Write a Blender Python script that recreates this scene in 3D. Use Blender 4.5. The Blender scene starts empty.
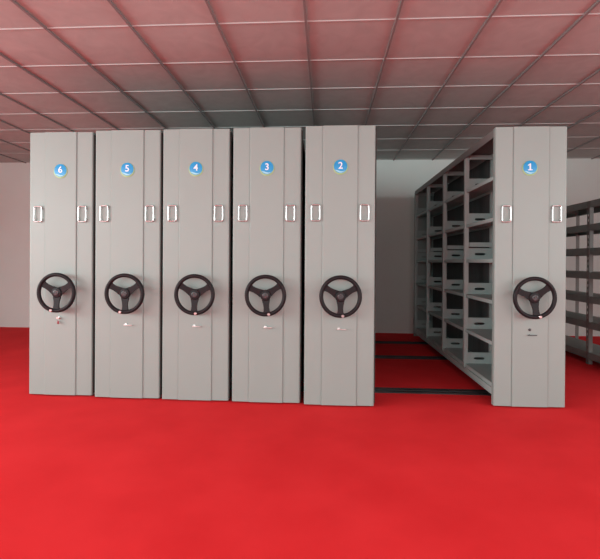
import bpy, bmesh, math
from mathutils import Vector, Matrix
sc = bpy.context.scene
COL = sc.collection
PI = math.pi

# ------------------------------------------------------------------ materials
def mat(name, col, rough=0.5, metal=0.0, noise=0.0, scale=8.0, bump=0.0, bscale=200.0, spec=0.5, stretch=None):
    m = bpy.data.materials.new(name); m.use_nodes = True
    nt = m.node_tree; b = nt.nodes['Principled BSDF']
    b.inputs['Base Color'].default_value = (*col, 1)
    b.inputs['Roughness'].default_value = rough
    b.inputs['Metallic'].default_value = metal
    b.inputs['Specular IOR Level'].default_value = spec
    tc = nt.nodes.new('ShaderNodeTexCoord')
    src = tc.outputs['Object']
    if stretch:
        mp = nt.nodes.new('ShaderNodeMapping'); mp.inputs['Scale'].default_value = stretch
        nt.links.new(src, mp.inputs['Vector']); src = mp.outputs['Vector']
    if noise > 0:
        n = nt.nodes.new('ShaderNodeTexNoise'); n.inputs['Scale'].default_value = scale
        n.inputs['Detail'].default_value = 5
        nt.links.new(src, n.inputs['Vector'])
        r = nt.nodes.new('ShaderNodeValToRGB')
        r.color_ramp.elements[0].position = 0.3; r.color_ramp.elements[1].position = 0.7
        r.color_ramp.elements[0].color = (*[c*(1-noise) for c in col], 1)
        r.color_ramp.elements[1].color = (*[min(1, c*(1+noise)) for c in col], 1)
        nt.links.new(n.outputs['Fac'], r.inputs['Fac'])
        nt.links.new(r.outputs['Color'], b.inputs['Base Color'])
    if bump > 0:
        n2 = nt.nodes.new('ShaderNodeTexNoise'); n2.inputs['Scale'].default_value = bscale
        nt.links.new(src, n2.inputs['Vector'])
        bp = nt.nodes.new('ShaderNodeBump'); bp.inputs['Strength'].default_value = bump
        bp.inputs['Distance'].default_value = 0.002
        nt.links.new(n2.outputs['Fac'], bp.inputs['Height'])
        nt.links.new(bp.outputs['Normal'], b.inputs['Normal'])
    return m

M = dict(
    panel = mat('painted_steel_light_grey', (.290, .362, .343), .42, 0, .015, 3, .12, 500),
    seam  = mat('seam_shadow_steel', (.25, .25, .24), .5, 0, .02),
    shelf = mat('painted_steel_shelf_grey', (.42, .52, .505), .45, 0, .03, 4, .1, 400),
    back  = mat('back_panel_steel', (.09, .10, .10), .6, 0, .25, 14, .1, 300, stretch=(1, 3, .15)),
    top   = mat('top_cover_steel', (.20, .185, .18), .55, 0, .05),
    dark  = mat('dark_chassis_steel', (.035, .033, .033), .6, 0, .2, 10),
    rubber= mat('black_rubber_seal', (.03, .027, .025), .8),
    wheel = mat('black_moulded_plastic', (.016, .014, .016), .42, 0, .1, 20, .1, 300, .18),
    cap   = mat('hub_cap_plastic', (.055, .055, .06), .25),
    chrome= mat('chrome', (.62, .62, .62), .28, 1.0),
    steel = mat('brushed_steel', (.55, .54, .53), .35, .9, .1, 30),
    red   = mat('red_key_tag', (.25, .02, .03), .4),
    blue  = mat('badge_blue', (.015, .31, .66), .35, 0, .06, 20),
    lime  = mat('badge_yellow_green', (.33, .52, .25), .4, 0, .1, 15),
    pale  = mat('badge_pale_blue', (.35, .72, .85), .4),
    white = mat('badge_white', (.85, .9, .95), .4),
    wall  = mat('painted_wall', (.76, .83, .80), .85, 0, .02, 1.5, .15, 60, .2),
    runner= mat('ceiling_runner', (.24, .24, .235), .6),
    tee   = mat('ceiling_cross_tee', (.52, .55, .54), .7),
    rack  = mat('rack_dark_grey_steel', (.24, .27, .255), .5, 0, .12, 8),
    rackp = mat('rack_post_steel', (.20, .20, .19), .5, 0, .1, 8),
    glass = mat('window_frame_paint', (.7, .7, .7), .5),
)
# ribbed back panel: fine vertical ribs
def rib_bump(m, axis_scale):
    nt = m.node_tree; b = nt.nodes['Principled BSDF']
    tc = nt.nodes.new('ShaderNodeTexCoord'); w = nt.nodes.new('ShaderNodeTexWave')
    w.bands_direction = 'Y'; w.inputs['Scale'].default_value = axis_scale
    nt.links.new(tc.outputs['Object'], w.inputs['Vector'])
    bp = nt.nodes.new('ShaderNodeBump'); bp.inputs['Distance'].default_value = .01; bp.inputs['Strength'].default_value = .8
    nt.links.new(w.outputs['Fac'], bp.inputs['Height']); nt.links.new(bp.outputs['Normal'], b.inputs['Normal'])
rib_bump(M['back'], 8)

# red carpet
def carpet():
    m = bpy.data.materials.new('red_carpet'); m.use_nodes = True
    nt = m.node_tree; b = nt.nodes['Principled BSDF']
    b.inputs['Roughness'].default_value = .92; b.inputs['Specular IOR Level'].default_value = .12
    tc = nt.nodes.new('ShaderNodeTexCoord')
    n = nt.nodes.new('ShaderNodeTexNoise'); n.inputs['Scale'].default_value = 2.2; n.inputs['Detail'].default_value = 8
    r = nt.nodes.new('ShaderNodeValToRGB')
    r.color_ramp.elements[0].position = .3; r.color_ramp.elements[0].color = (.72, .022, .027, 1)
    r.color_ramp.elements[1].position = .7; r.color_ramp.elements[1].color = (.82, .032, .038, 1)
    n2 = nt.nodes.new('ShaderNodeTexNoise'); n2.inputs['Scale'].default_value = 260; n2.inputs['Detail'].default_value = 2
    bp = nt.nodes.new('ShaderNodeBump'); bp.inputs['Distance'].default_value = .004; bp.inputs['Strength'].default_value = .35
    for x in (n, n2): nt.links.new(tc.outputs['Object'], x.inputs['Vector'])
    nt.links.new(n.outputs['Fac'], r.inputs['Fac']); nt.links.new(r.outputs['Color'], b.inputs['Base Color'])
    nt.links.new(n2.outputs['Fac'], bp.inputs['Height']); nt.links.new(bp.outputs['Normal'], b.inputs['Normal'])
    return m
M['carpet'] = carpet()

# mineral ceiling tiles, each with its own slight tone and a faint veined face
TILE, X0, YC = .639, -2.7038, .7297
def ceiling_mat():
    m = bpy.data.materials.new('ceiling_tiles'); m.use_nodes = True
    nt = m.node_tree; b = nt.nodes['Principled BSDF']
    b.inputs['Roughness'].default_value = .8; b.inputs['Specular IOR Level'].default_value = .2
    tc = nt.nodes.new('ShaderNodeTexCoord')
    mp = nt.nodes.new('ShaderNodeMapping'); mp.inputs['Location'].default_value = (-X0/TILE, -YC/TILE, 0)
    mp.inputs['Scale'].default_value = (1/TILE, 1/TILE, 0)
    fl = nt.nodes.new('ShaderNodeVectorMath'); fl.operation = 'FLOOR'
    wn = nt.nodes.new('ShaderNodeTexWhiteNoise'); wn.noise_dimensions = '3D'
    n = nt.nodes.new('ShaderNodeTexNoise'); n.inputs['Scale'].default_value = 5; n.inputs['Detail'].default_value = 6; n.inputs['Distortion'].default_value = 1.5
    nt.links.new(tc.outputs['Object'], mp.inputs['Vector']); nt.links.new(mp.outputs['Vector'], fl.inputs[0])
    nt.links.new(fl.outputs['Vector'], wn.inputs['Vector']); nt.links.new(tc.outputs['Object'], n.inputs['Vector'])
    ad = nt.nodes.new('ShaderNodeMath'); ad.operation = 'MULTIPLY_ADD'; ad.inputs[1].default_value = .25
    nt.links.new(wn.outputs['Value'], ad.inputs[0]); nt.links.new(n.outputs['Fac'], ad.inputs[2])
    r = nt.nodes.new('ShaderNodeValToRGB')
    r.color_ramp.elements[0].position = .3; r.color_ramp.elements[0].color = (.43, .455, .44, 1)
    r.color_ramp.elements[1].position = 1; r.color_ramp.elements[1].color = (.53, .56, .54, 1)
    nt.links.new(ad.outputs[0], r.inputs['Fac']); nt.links.new(r.outputs['Color'], b.inputs['Base Color'])
    return m
M['ceiling'] = ceiling_mat()

# worn track steel
M['track'] = mat('floor_track_steel', (.035, .032, .034), .5, .3, .5, 3, .2, 80)

# ------------------------------------------------------------------ mesh helpers
def box(bm, x0, x1, y0, y1, z0, z1, bev=0.0, seg=2):
    vs = [bm.verts.new((x, y, z)) for x in (x0, x1) for y in (y0, y1) for z in (z0, z1)]
    F = [(0,1,3,2),(4,6,7,5),(0,4,5,1),(2,3,7,6),(0,2,6,4),(1,5,7,3)]
    fs = [bm.faces.new([vs[i] for i in f]) for f in F]
    if bev > 0:
        es = list({e for f in fs for e in f.edges})
        bmesh.ops.bevel(bm, geom=es, offset=bev, segments=seg, affect='EDGES', profile=.5)
    return fs

def prism(bm, pts, axis, a, b):
    """pts polygon (2D), extruded along axis between a and b. axis 'z': pts=(x,y); axis 'y': pts=(x,z)"""
    def P(p, t):
        return (p[0], p[1], t) if axis == 'z' else (p[0], t, p[1]) if axis == 'y' else (t, p[0], p[1])
    A = [bm.verts.new(P(p, a)) for p in pts]; B = [bm.verts.new(P(p, b)) for p in pts]
    n = len(pts)
    bm.faces.new(A); bm.faces.new(B[::-1])
    for i in range(n):
        bm.faces.new((A[i], B[i], B[(i+1) % n], A[(i+1) % n]))

def ring_prism(bm, outer, inner, axis, a, b):
    def P(p, t):
        return (p[0], p[1], t) if axis == 'z' else (p[0], t, p[1]) if axis == 'y' else (t, p[0], p[1])
    n = len(outer)
    oa = [bm.verts.new(P(p, a)) for p in outer]; ob = [bm.verts.new(P(p, b)) for p in outer]
    ia = [bm.verts.new(P(p, a)) for p in inner]; ib = [bm.verts.new(P(p, b)) for p in inner]
    for i in range(n):
        j = (i+1) % n
        bm.faces.new((oa[i], oa[j], ia[j], ia[i])); bm.faces.new((ob[j], ob[i], ib[i], ib[j]))
        bm.faces.new((oa[j], oa[i], ob[i], ob[j])); bm.faces.new((ia[i], ia[j], ib[j], ib[i]))

def rect_hole(w0, w1, h0, h1, cx, cz, sw, sh, n=32):
    """rectangle outline and a rounded slot inside it, point for point"""
    outer, inner = [], []
    cs = [math.atan2(z-cz, x-cx) for x in (w0, w1) for z in (h0, h1)]
    angs = [2*PI*i/n for i in range(n)]
    for c in cs:
        c = c % (2*PI); k = min(range(n), key=lambda i: min(abs(angs[i]-c), 2*PI-abs(angs[i]-c))); angs[k] = c
    angs.sort()
    for a in angs:
        dx, dz = math.cos(a), math.sin(a)
        t = min([((w1 if dx > 0 else w0)-cx)/dx if abs(dx) > 1e-9 else 1e9, ((h1 if dz > 0 else h0)-cz)/dz if abs(dz) > 1e-9 else 1e9])
        outer.append((cx+dx*t, cz+dz*t))
        # superellipse slot
        q = (abs(dx/(sw/2))**4 + abs(dz/(sh/2))**4)**(-.25)
        inner.append((cx+dx*q, cz+dz*q))
    return outer, inner

def cyl(bm, c, r, y0, y1, n=32, r2=None):
    """cylinder along y"""
    r2 = r if r2 is None else r2
    A = [bm.verts.new((c[0]+r*math.cos(2*PI*i/n), y0, c[1]+r*math.sin(2*PI*i/n))) for i in range(n)]
    B = [bm.verts.new((c[0]+r2*math.cos(2*PI*i/n), y1, c[1]+r2*math.sin(2*PI*i/n))) for i in range(n)]
    bm.faces.new(A); bm.faces.new(B[::-1])
    for i in range(n): bm.faces.new((A[i], B[i], B[(i+1) % n], A[(i+1) % n]))

def lathe_y(bm, prof, c=(0, 0), n=48):
    """prof: list of (r, y); revolve about the y axis through (c.x, c.z)"""
    rings = []
    for r, y in prof:
        rings.append([bm.verts.new((c[0]+max(r, 1e-4)*math.cos(2*PI*i/n), y, c[1]+max(r, 1e-4)*math.sin(2*PI*i/n))) for i in range(n)])
    for a, b in zip(rings, rings[1:]):
        for i in range(n): bm.faces.new((a[i], b[i], b[(i+1) % n], a[(i+1) % n]))
    bm.faces.new(rings[0]); bm.faces.new(rings[-1][::-1])

def tube(bm, pts, r, closed=False, n=10):
    P = [Vector(p) for p in pts]; N = len(P); rings = []
    for i, p in enumerate(P):
        if closed: t = (P[(i+1) % N]-P[i-1]).normalized()
        else: t = (P[min(i+1, N-1)]-P[max(i-1, 0)]).normalized()
        up = Vector((0, 1, 0)) if abs(t.y) < .9 else Vector((1, 0, 0))
        u = t.cross(up).normalized(); v = u.cross(t).normalized()
        rings.append([bm.verts.new(p+u*(r*math.cos(2*PI*k/n))+v*(r*math.sin(2*PI*k/n))) for k in range(n)])
    rr = range(N) if closed else range(N-1)
    for i in rr:
        a, b = rings[i], rings[(i+1) % N]
        for k in range(n): bm.faces.new((a[k], b[k], b[(k+1) % n], a[(k+1) % n]))
    if not closed: bm.faces.new(rings[0]); bm.faces.new(rings[-1][::-1])

def torus_y(bm, R, r, y, n=64, m=14, sq=1.0):
    rings = []
    for i in range(n):
        a = 2*PI*i/n; ring = []
        for k in range(m):
            b = 2*PI*k/m
            rr = R + r*math.cos(b); ring.append(bm.verts.new((rr*math.cos(a), y+sq*r*math.sin(b), rr*math.sin(a))))
        rings.append(ring)
    for i in range(n):
        a, b = rings[i], rings[(i+1) % n]
        for k in range(m): bm.faces.new((a[k], b[k], b[(k+1) % m], a[(k+1) % m]))

CACHE = {}
def mesh(name, fn, material, smooth=False):
    if name in CACHE: return CACHE[name]
    bm = bmesh.new(); fn(bm)
    bmesh.ops.recalc_face_normals(bm, faces=bm.faces[:])
    me = bpy.data.meshes.new(name); bm.to_mesh(me); bm.free()
    me.materials.append(material)
    if smooth:
        me.polygons.foreach_set('use_smooth', [True]*len(me.polygons))
        me.set_sharp_from_angle(angle=math.radians(40))
    CACHE[name] = me
    return me

def put(name, me, parent=None, loc=(0, 0, 0), rot=(0, 0, 0), label=None):
    o = bpy.data.objects.new(name, me); COL.objects.link(o)
    o.parent = parent; o.location = loc; o.rotation_euler = rot
    if label: o['label'] = label
    return o

def thing(name, label, cat, loc=(0, 0, 0), group=None):
    o = bpy.data.objects.new(name, None); COL.objects.link(o); o.empty_display_size = .2
    o.location = loc; o['label'] = label; o['category'] = cat
    if group: o['group'] = group
    return o

def struct(name, fn, m):
    o = put(name, mesh('m_'+name, fn, m)); o['kind'] = 'structure'; return o

# ------------------------------------------------------------------ the room
XL, XR, YF, YB, HC = -6.2, 5.4, -7.2, 3.978, 2.889
T = .12
struct('floor', lambda b: box(b, XL-T, XR+T, YF-T, YB+T, -.1, 0), M['carpet'])
struct('ceiling', lambda b: box(b, XL-T, XR+T, YF-T, YB+T, HC+.012, HC+.1), M['ceiling'])
struct('wall_back', lambda b: box(b, XL, XR, YB, YB+T, 0, HC+.012), M['wall'])

def wall_with_holes(bm, axis, c0, c1, a0, a1, holes, z0, z1):
    """axis 'x' = wall runs along x (c = y thickness). holes: (s0, s1)"""
    def bx(s0, s1, za, zb):
        if axis == 'x': box(bm, s0, s1, c0, c1, za, zb)
        else: box(bm, c0, c1, s0, s1, za, zb)
    cur = a0
    for s0, s1 in holes:
        bx(cur, s0, 0, HC+.012); bx(s0, s1, 0, z0); bx(s0, s1, z1, HC+.012); cur = s1
    bx(cur, a1, 0, HC+.012)
WZ0, WZ1 = 1.0, 2.7
LH = [(-6.3, -4.0), (-3.4, -1.1)]
RH = [(-6.3, -4.0), (-3.4, -1.1)]
FH = [(-5.6, -3.2), (-2.2, -.2), (.8, 2.8), (3.2, 5.0)]
struct('wall_left', lambda b: wall_with_holes(b, 'y', XL-T, XL, YF, YB, LH, WZ0, WZ1), M['wall'])
struct('wall_right', lambda b: wall_with_holes(b, 'y', XR, XR+T, YF, YB, RH, WZ0, WZ1), M['wall'])
struct('wall_front', lambda b: wall_with_holes(b, 'x', YF-T, YF, XL, XR, FH, WZ0, WZ1), M['wall'])
wn = [0]
def window(axis, c, s0, s1):
    wn[0] += 1
    def f(bm):
        def bx(a, b, za, zb):
            if axis == 'x': box(bm, a, b, c-.03, c+.03, za, zb)
            else: box(bm, c-.03, c+.03, a, b, za, zb)
        w = .05; mid = (s0+s1)/2
        bx(s0, s0+w, WZ0, WZ1); bx(s1-w, s1, WZ0, WZ1); bx(s0+w, s1-w, WZ0, WZ0+w); bx(s0+w, s1-w, WZ1-w, WZ1)
        bx(mid-w/2, mid+w/2, WZ0+w, WZ1-w)
    struct('window_%d' % wn[0], f, M['glass'])
for s in LH: window('y', XL-.06, *s)
for s in RH: window('y', XR+.06, *s)
for s in FH: window('x', YF-.06, *s)

# suspended ceiling grid: dark main runners going into the room, pale cross tees
def runners(bm):
    k = -5
    while X0+k*TILE < XR:
        x = X0+k*TILE
        if x > XL: box(bm, x-.008, x+.008, YF, YB, HC-.004, HC+.012)
        k += 1
def tees(bm):
    k = -12
    while YC+k*TILE < YB:
        y = YC+k*TILE
        if y > YF:
            kk = -6
            while X0+kk*TILE < XR:
                a = max(XL, X0+kk*TILE+.008); b = min(XR, X0+(kk+1)*TILE-.008)
                if b > a: box(bm, a, b, y-.005, y+.005, HC+.006, HC+.012)
                kk += 1
        k += 1
struct('trim_1', runners, M['runner'])
struct('trim_2', tees, M['tee'])

# ------------------------------------------------------------------ mobile shelving units
W, H, L = .572, 2.30, 3.46
BW = W/2-.010                      # half width of the shelf body
Y0B = .060                         # body starts behind the end panel
PW, PD = .040, .045                # post width (x) and depth (y)
BAYS = [Y0B-PD, .86, 1.71, 2.59, 3.41]      # partition positions (front faces of the posts)
LEV = [.173+i*.349 for i in range(6)]
ZT = 2.278

def end_panel(bm):
    w = W/2; s = W*.255; g = .0028; r = .012
    pts = [(-w, .058), (-w, .010+r)]
    for i in range(1, 5):
        a = PI/2*i/4; pts.append((-w+r-r*math.cos(a), .010+r-r*math.sin(a)))
    pts += [(-s-w+w-.0, .008), (-s, .012), (-s+g, .012), (-s+g, .0035), (-s+g+.006, .0)]
    right = [(-x, y) for x, y in pts][::-1]
    pts = pts+right
    prism(bm, pts, 'z', .012, H)

def post(bm):
    # C-section post with a row of punched notches on its outer face
    box(bm, -PW/2, PW/2, 0, PD, .10, ZT, .002, 1)
def tie_bar(bm): box(bm, -BW+PW, BW-PW, .006, .030, 1.345, 1.39, .002, 1)
def plate(bm):
    # end stop plate with its oval hand slot, spans one shelf side
    w0, w1 = .0, BW-.015-PW-.001
    o, i = rect_hole(w0, w1, .0, .112, (w0+w1)/2, .052, .105, .024)
    ring_prism(bm, o, i, 'y', 0, .012)
    box(bm, w0, w1, .012, .045, .0, .004)
def shelf(bm):
    y1 = .85-PD-.002; x1 = BW-.017
    box(bm, 0, x1, 0, y1, -.006, 0)
    box(bm, x1-.012, x1, 0, y1, -.032, -.006)
    box(bm, x1-.026, x1-.012, 0, y1, -.032, -.028)
    box(bm, 0, .01, 0, y1, -.028, -.006)
def long_shelf(bm): box(bm, -BW+.003, BW-.003, 0, L-Y0B-.05, -.028, 0)
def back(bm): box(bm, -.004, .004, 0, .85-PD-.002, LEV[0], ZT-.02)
def chassis(bm):
    y0, y1 = Y0B, L
    for sx in (-1, 1):
        a, b = sorted((sx*BW, sx*(BW-.035)))
        box(bm, a, b, y0, y1, .088, LEV[0]-.034, .002, 1)
        a, b = sorted((sx*(BW+.004), sx*(BW-.02)))
        box(bm, a, b, y0, y1, .088, .096)
    for k in range(5):
        y = y0+.02+k*(y1-y0-.10)/4
        box(bm, -BW+.036, BW-.036, y, y+.05, .09, LEV[0]-.036)
def kick(bm): box(bm, -BW+.07, BW-.07, Y0B+.02, L-.04, .050, .087)
def topcover(bm):
    box(bm, -BW-.004, BW+.004, Y0B, L, ZT+.001, ZT+.012)
    for sx in (-1, 1):
        a, b = sorted((sx*(BW+.004), sx*(BW-.002)))
        box(bm, a, b, Y0B, L, ZT-.045, ZT+.001)
        box(bm, sorted((a, b))[0], sorted((a, b))[1], Y0B, L, ZT+.012, ZT+.022)
def rear(bm): box(bm, -W/2+.004, W/2-.004, L+.001, L+.025, .03, 2.28, .004, 2)
def side_panel(bm): box(bm, -.004, .004, Y0B+.005, L-.005, .10, ZT-.05)
def seal(bm):
    box(bm, W/2-.001, W/2+.009, .020, .052, .03, H-.02, .003, 2)

def roller(bm):
    n = 20
    for r, a, b in ((.036, -.012, .012), (.042, -.016, -.012), (.042, .012, .016), (.012, -.05, .05)):
        A = [bm.verts.new((a, r*math.cos(2*PI*i/n), r*math.sin(2*PI*i/n))) for i in range(n)]
        B = [bm.verts.new((b, r*math.cos(2*PI*i/n), r*math.sin(2*PI*i/n))) for i in range(n)]
        bm.faces.new(A); bm.faces.new(B[::-1])
        for i in range(n): bm.faces.new((A[i], B[i], B[(i+1) % n], A[(i+1) % n]))
def roller_x(bm):  # rolls along x: axle along y
    n = 24
    for r, a, b in ((.034, -.012, .012), (.039, -.018, -.012), (.039, .012, .018), (.012, -.045, .045)):
        cyl(bm, (0, 0), r, a, b, n)

def handle(bm):
    w, h, r = .034, .066, .012; pts = []
    for cx, cz, a0 in ((w-r, h-r, 0), (-w+r, h-r, 90), (-w+r, -h+r, 180), (w-r, -h+r, 270)):
        for i in range(5):
            a = math.radians(a0+i*22.5); pts.append((cx+r*math.cos(a), -.014, cz+r*math.sin(a)))
    tube(bm, pts, .0055, True, 12)
    for sz in (-1, 1):
        for sx in (-1, 1):
            cyl(bm, (sx*(w-.002), sz*(h-r-.006)), .0065, -.012, .012, 12)
def handle_plate(bm): box(bm, -.027, .027, -.0015, .004, -.058, .058, .001, 1)

RW, RT = .154, .0165
def rim(bm): torus_y(bm, RW, RT, 0, 72, 16, 1.1)
def spoke(bm):
    # broad moulded spoke: wide at hub, waisted, flaring into the rim
    prof = [(.020, .034), (.045, .031), (.070, .025), (.100, .022), (.125, .024), (.148, .034)]
    top = [(h, z) for z, h in prof]; bot = [(-h, z) for z, h in prof][::-1]
    # dished: hub end sits deeper than the rim end
    pts = top+bot; n = len(pts)
    def yy(z): return .004+.012*(1-z/.15)
    A = [bm.verts.new((x, yy(z)-.008, z)) for x, z in pts]; B = [bm.verts.new((x, yy(z)+.008, z)) for x, z in pts]
    k = len(prof)
    for i in range(k-1):
        a, b, c, d = i, i+1, n-2-i, n-1-i
        bm.faces.new((A[a], A[b], A[c], A[d])); bm.faces.new((B[d], B[c], B[b], B[a]))
    for i in range(n): bm.faces.new((A[i], B[i], B[(i+1) % n], A[(i+1) % n]))
    bmesh.ops.bevel(bm, geom=[e for e in bm.edges if len(e.link_faces) == 2 and e.calc_face_angle(0) > 1.0], offset=.004, segments=2, affect='EDGES')
def hub(bm): lathe_y(bm, [(.036, .030), (.044, .022), (.044, .002), (.040, -.004), (.030, -.006)], n=40)
def shaft(bm): lathe_y(bm, [(.030, .098), (.030, .090), (.017, .086), (.017, .030)], n=28)
def hubcap(bm): lathe_y(bm, [(.024, -.005), (.024, -.010), (.021, -.012), (.017, -.012), (.016, -.010), (.010, -.010), (.008, -.013)], n=32)
def grip(bm):
    lathe_y(bm, [(.010, -.014), (.0125, -.019), (.0125, -.023), (.009, -.027)], n=20)

def badge_disc(bm): lathe_y(bm, [(.062, 0), (.062, -.003), (.060, -.004)], n=48)
def badge_blue(bm): lathe_y(bm, [(.055, -.004), (.055, -.0052), (.054, -.0055)], (0, .006), 48)
def badge_wave(bm):
    up = [(-.046+.092*i/14, -.022-.012*math.sin(PI*i/14)+.004*math.sin(2*PI*i/14)) for i in range(15)]
    lo = [(-.046+.092*i/14, -.022-.024*math.sin(PI*i/14)) for i in range(15)][::-1]
    prism(bm, up+lo[1:-1], 'y', -.0065, -.0052)
def letter(name, text, size, material, ext=.0008):
    if name in CACHE: return CACHE[name]
    cu = bpy.data.curves.new(name, 'FONT'); cu.body = text; cu.size = size; cu.align_x = 'CENTER'; cu.align_y = 'CENTER'
    cu.extrude = ext; cu.offset = size*.012
    o = bpy.data.objects.new(name, cu); COL.objects.link(o)
    dg = bpy.context.evaluated_depsgraph_get()
    me = bpy.data.meshes.new_from_object(o.evaluated_get(dg)); bpy.data.objects.remove(o)
    me.transform(Matrix.Rotation(PI/2, 4, 'X')); me.materials.clear(); me.materials.append(material)
    CACHE[name] = me; return me

def numeral_one(bm):
    prism(bm, [(-.018, -.028), (.018, -.028), (.018, -.021), (.006, -.021), (.006, .028), (-.002, .028), (-.018, .016), (-.018, .008), (-.006, .014), (-.006, -.021), (-.018, -.021)], 'y', -.0008, .0008)
def lock_plate(bm): lathe_y(bm, [(.011, .006), (.011, -.002), (.008, -.004)], n=20)
def key(bm):
    box(bm, -.0015, .0015, -.026, -.003, -.004, .004)
    ring_prism(bm, [(.011*math.cos(a), .011*math.sin(a)) for a in [2*PI*i/16 for i in range(16)]],
               [(.004*math.cos(a), .004*math.sin(a)) for a in [2*PI*i/16 for i in range(16)]], 'y', -.030, -.026)
def lever(bm):
    box(bm, -.016, .058, -.016, -.010, -.005, .003, .002, 2)
    cyl(bm, (0, 0), .005, -.011, -.003, 14)
def tagm(bm): 
    tube(bm, [(0, -.024, -.006), (-.004, -.022, -.016), (.0, -.018, -.026)], .0015, False, 6)
    box(bm, -.008, .010, -.022, -.016, -.052, -.024, .003, 2)

def mk(n, fn, m, s=False): return mesh('mesh_'+n, fn, m, s)

LABELS = {
    6: 'leftmost grey mobile shelving unit, blue badge reading 6, red key hanging in lock',
    5: 'grey mobile shelving unit with blue badge reading 5, second from the left',
    4: 'grey mobile shelving unit with blue badge reading 4 in the closed block',
    3: 'grey mobile shelving unit with blue badge reading 3 in the closed block',
    2: 'grey mobile shelving unit with blue badge reading 2, bordering the open aisle',
    1: 'grey mobile shelving unit with blue badge reading 1, standing apart with open shelves in view'}

RAILS = [.455, 1.97, 3.03]
def make_unit(num, ux, uy, wheel_rot, lock_kind):
    x = ux+.288
    t = thing('mobile_shelving_unit', LABELS[num], 'shelving unit', (x, uy, 0), 'mobile shelving units on the floor rails')
    ep = put('end_panel', mk('end_panel', end_panel, M['panel']), t)
    full = num in (1, 2)
    # badge
    bd = put('number_badge', mk('badge', badge_disc, M['lime'], True), t, (.002 if num != 1 else -.014, 0, 1.960), label='round blue badge with white numeral %d' % num)
    put('badge_face', mk('badge_blue', badge_blue, M['blue'], True), bd)
    put('badge_wave', mk('badge_wave', badge_wave, M['pale']), bd)
    put('numeral', mk('one', numeral_one, M['white']) if num == 1 else letter('num%d' % num, str(num), .078, M['white']), bd, (0, -.0066, .010))
    for sx in (-1, 1):
        h = put('handle', mk('handle', handle, M['chrome'], True), t, (sx*.199, .008, 1.588))
    # handwheel
    hw = put('handwheel', mk('rim', rim, M['wheel'], True), t, (.020 if num > 3 else .006 if num > 1 else -.006, -.088, .909), (0, wheel_rot, 0), label='black three-spoke handwheel')
    for k in range(3):
        put('spoke', mk('spoke', spoke, M['wheel'], True), hw, (0, .0, 0), (0, PI+k*2*PI/3, 0))
    put('hub', mk('hub', hub, M['wheel'], True), hw)
    put('hub_cap', mk('hubcap', hubcap, M['cap'], True), hw)
    put('shaft', mk('shaft', shaft, M['steel'], True), hw)
    a = -PI/2 + (-.22 if num > 4 else .12)
    put('grip_button', mk('grip', grip, M['chrome'], True), hw, (RW*math.cos(a), 0, RW*math.sin(a)), label='small chrome button on the rim')
    # lock
    lk = put('lock', mk('lock', lock_plate, M['cap'], True) if num == 1 else mk('lock_bright', lock_plate, M['steel'], True), t, (-.002 if num != 1 else -.006, -.003, .642 if num != 6 else .685))
    if lock_kind == 'lever': put('latch_lever', mk('lever', lever, M['steel'], True), lk, (0, 0, -.004))
    if lock_kind == 'key':
        put('key', mk('key', key, M['steel'], True), lk); put('key_tag', mk('tag', tagm, M['red'], True), lk, label='dark red key tag')
    if lock_kind == 'low':
        put('latch_lever', mk('lever_dark', lever, M['cap'], True), lk, (-.004, .002, -.042))
    # body
    put('chassis', mk('chassis', chassis, M['shelf']), t)
    put('kick_plate', mk('kick', kick, M['dark']), t)
    put('top_cover', mk('top', topcover, M['top']), t)
    put('rear_panel', mk('rear', rear, M['panel'], True), t)
    if num != 1: put('seal_strip', mk('seal', seal, M['rubber'] if num != 2 else M['rubber'], True), t)
    for ry in RAILS:
        for sx in (-1, 1):
            put('roller', mk('roller', roller_x, M['dark'], True), t, (sx*.16, ry-uy, .0505))
    if full:
        for i, y in enumerate(BAYS):
            yy = y if i < 4 else L-PD-.003
            if i == 0: continue        # the end panel carries the first shelves
            for xx in (-BW+PW/2, BW-PW/2):
                put('post', mk('post', post, M['shelf'], True), t, (xx, yy, 0))
            put('post', mk('post', post, M['shelf'], True), t, (0, yy, 0))
            if i > 0:
                put('tie_bar', mk('tie', tie_bar, M['shelf'], True), t, (0, yy-.030, 0))
                put('tie_bar', mk('tie', tie_bar, M['shelf'], True), t, (0, yy-.030, .873))
        for i in range(4):
            y = BAYS[i]+PD+.001
            ln = (BAYS[i+1] if i < 3 else L-PD-.003)-BAYS[i]-PD-.002
            ys = ln/(.85-PD-.002)
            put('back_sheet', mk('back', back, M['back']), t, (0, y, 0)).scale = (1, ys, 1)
            for z in LEV:
                for rz in (0, PI):
                    oy = y if rz == 0 else y+ln
                    put('shelf', mk('shelf', shelf, M['shelf']), t, (.0045 if rz == 0 else -.0045, oy, z), (0, 0, rz)).scale = (1, ys, 1)
                    # slotted end stop at the far end of each shelf
                    py = (BAYS[i+1] if i < 3 else L-PD-.003)+.001
                    if rz == 0: put('end_stop', mk('plate', plate, M['shelf']), t, (.0205, py, z+.001))
                    else: put('end_stop', mk('plate', plate, M['shelf']), t, (-BW+PW+.0005, py, z+.001))
    else:
        for y in (Y0B+.02, L-PD-.003):
            for xx in (-BW+PW/2, BW-PW/2): put('post', mk('post', post, M['shelf'], True), t, (xx, y, 0))
        for z in LEV: put('shelf', mk('long_shelf', long_shelf, M['shelf']), t, (0, Y0B+.005, z))
        if num == 6: put('side_panel', mk('side', side_panel, M['panel']), t, (-BW-.0045, 0, 0))
    return t

UX = {6: -2.5919, 5: -1.9798, 4: -1.3808, 3: -.777, 2: -.1693, 1: 1.388}
UY = {6: .0428, 5: .0058, 4: -.0104, 3: -.0234, 2: -.056, 1: .035}
ROT = {6: .02, 5: -.03, 4: .03, 3: -.08, 2: .0, 1: -.12}
LK = {6: 'key', 5: 'lever', 4: 'lever', 3: 'lever', 2: 'lever', 1: 'low'}
for n in (6, 5, 4, 3, 2, 1): make_unit(n, UX[n], UY[n], ROT[n], LK[n])

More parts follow.
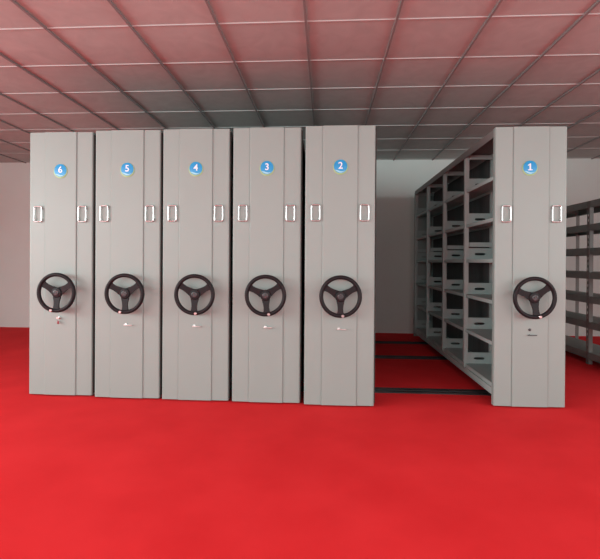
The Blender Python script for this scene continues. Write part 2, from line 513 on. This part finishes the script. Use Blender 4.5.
# ------------------------------------------------------------------ floor rails
def rail(bm):
    x0, x1 = UX[6]+.05, UX[1]+.55
    box(bm, x0, x1, -.075, .075, .0, .006)
    for s in (-1, 1): box(bm, x0, x1, *sorted((s*.075, s*.062)), .006, .012, .002, 1)
    box(bm, x0, x1, -.010, .010, .006, .0155, .002, 1)
names = ['black steel floor rail nearest the front, running under the shelving units',
         'black steel floor rail crossing the middle of the open aisle',
         'black steel floor rail farthest back, close to the rear wall']
for y, lb in zip(RAILS, names):
    o = put('floor_rail', mk('rail', rail, M['track'], True), None, (0, y, 0))
    o['label'] = lb; o['category'] = 'rail'; o['group'] = 'floor rails under the shelving'

# ------------------------------------------------------------------ static rack on the right
RX0, RX1 = 3.10, 3.52
RY = [.78, 1.79, 2.80, 3.80]
rk = thing('storage_rack', 'dark grey open steel rack with seven shelves, behind the unit with badge 1', 'rack', (RX0, RY[0], 0))
def rack_post(bm):
    # slotted angle post: face with rows of holes plus a flange
    zs = 0; n = 0
    z = .0
    while z < 1.92:
        o, i = rect_hole(0, .055, z, z+.064, .030, z+.032, .014, .040, 16)
        ring_prism(bm, [(p[0], p[1]) for p in o], i, 'x', 0, .003)
        z += .064
    box(bm, .003, .045, 0, .003, 0, 1.92)
def rack_shelf(bm):
    l = RY[1]-RY[0]-.004
    box(bm, .005, RX1-RX0-.005, 0, l, -.006, 0)
    for xx in ((.004, .012), (RX1-RX0-.012, RX1-RX0-.004)): box(bm, *xx, 0, l, -.080, -.006)
    for yy in ((0, .006), (l-.006, l)): box(bm, .012, RX1-RX0-.012, *yy, -.045, -.006)
    box(bm, .012, RX1-RX0-.012, l/2-.02, l/2+.02, -.025, -.006)
def rack_cross(bm):
    box(bm, .06, RX1-RX0-.06, 0, .003, -.02, .02)
for k, y in enumerate(RY):
    for s in (0, 1):
        o = put('post', mk('rack_post', rack_post, M['rackp']), rk, (0 if s == 0 else RX1-RX0, y-RY[0], 0))
        if s: o.scale = (-1, 1, 1)
for k in range(3):
    for z in (.14, .50, .80, 1.085, 1.37, 1.65, 1.925):
        put('shelf', mk('rack_shelf', rack_shelf, M['rack']), rk, (0, RY[k]-RY[0]+.002, z))

# ------------------------------------------------------------------ light
def area(name, loc, rot, sx, sy, p, col=(1, 1, 1), spread=None):
    l = bpy.data.lights.new(name, 'AREA'); l.shape = 'RECTANGLE'; l.size = sx; l.size_y = sy; l.energy = p; l.color = col
    if spread: l.spread = spread
    o = bpy.data.objects.new(name, l); COL.objects.link(o); o.location = loc; o.rotation_euler = rot
    return o
zc = (WZ0+WZ1)/2; hh = WZ1-WZ0-.1
day = (.90, 1.0, .98)
PL, PR, PF = 112, 52, [75, 42, 45, 42]
TL = math.radians(66)          # skylight comes in from above: the panes' light leans downwards
for s0, s1 in LH: area('daylight_left', (XL+.36, (s0+s1)/2, zc), (TL, 0, -PI/2), s1-s0-.1, hh, PL, day)
for s0, s1 in RH: area('daylight_right', (XR-.36, (s0+s1)/2, zc), (TL, 0, PI/2), s1-s0-.1, hh, PR, day)
for (s0, s1), p in zip(FH, PF): area('daylight_front', ((s0+s1)/2, YF+.36, zc), (TL, 0, 0), s1-s0-.1, hh, p, day)
w = bpy.data.worlds.new('World'); sc.world = w; w.use_nodes = True
w.node_tree.nodes['Background'].inputs['Color'].default_value = (.8, .9, 1, 1)
w.node_tree.nodes['Background'].inputs['Strength'].default_value = .5

# ------------------------------------------------------------------ camera
f, yaw, pit, rol, px, py, hc = 462.54, .0619, -.0035, .0063, 296.44, 263.38, 1.1852
cy, sy, cp, sp, cr, sr = math.cos(yaw), math.sin(yaw), math.cos(pit), math.sin(pit), math.cos(rol), math.sin(rol)
X = Vector((cy, sy, 0)); Yh = Vector((-sy, cy, 0)); Zw = Vector((0, 0, 1))
Fw = Yh*cp+Zw*sp; Up = Yh*(-sp)+Zw*cp
R = X*cr+Up*sr; U = Up*cr-X*sr
cam = bpy.data.cameras.new('camera'); co = bpy.data.objects.new('camera', cam); COL.objects.link(co)
m = Matrix((R, U, -Fw)).transposed().to_4x4(); m.translation = Vector((0, -3.85, hc)); co.matrix_world = m
cam.sensor_width = 36; cam.sensor_fit = 'HORIZONTAL'; cam.lens = f*36/600
cam.shift_x = (300-px)/600; cam.shift_y = (py-279.5)/600; cam.clip_start = .05
sc.camera = co
vs = sc.view_settings; vs.view_transform = 'Standard'; vs.look = 'None'; vs.gamma = 1; vs.exposure = 0.32; vs.use_curve_mapping = False
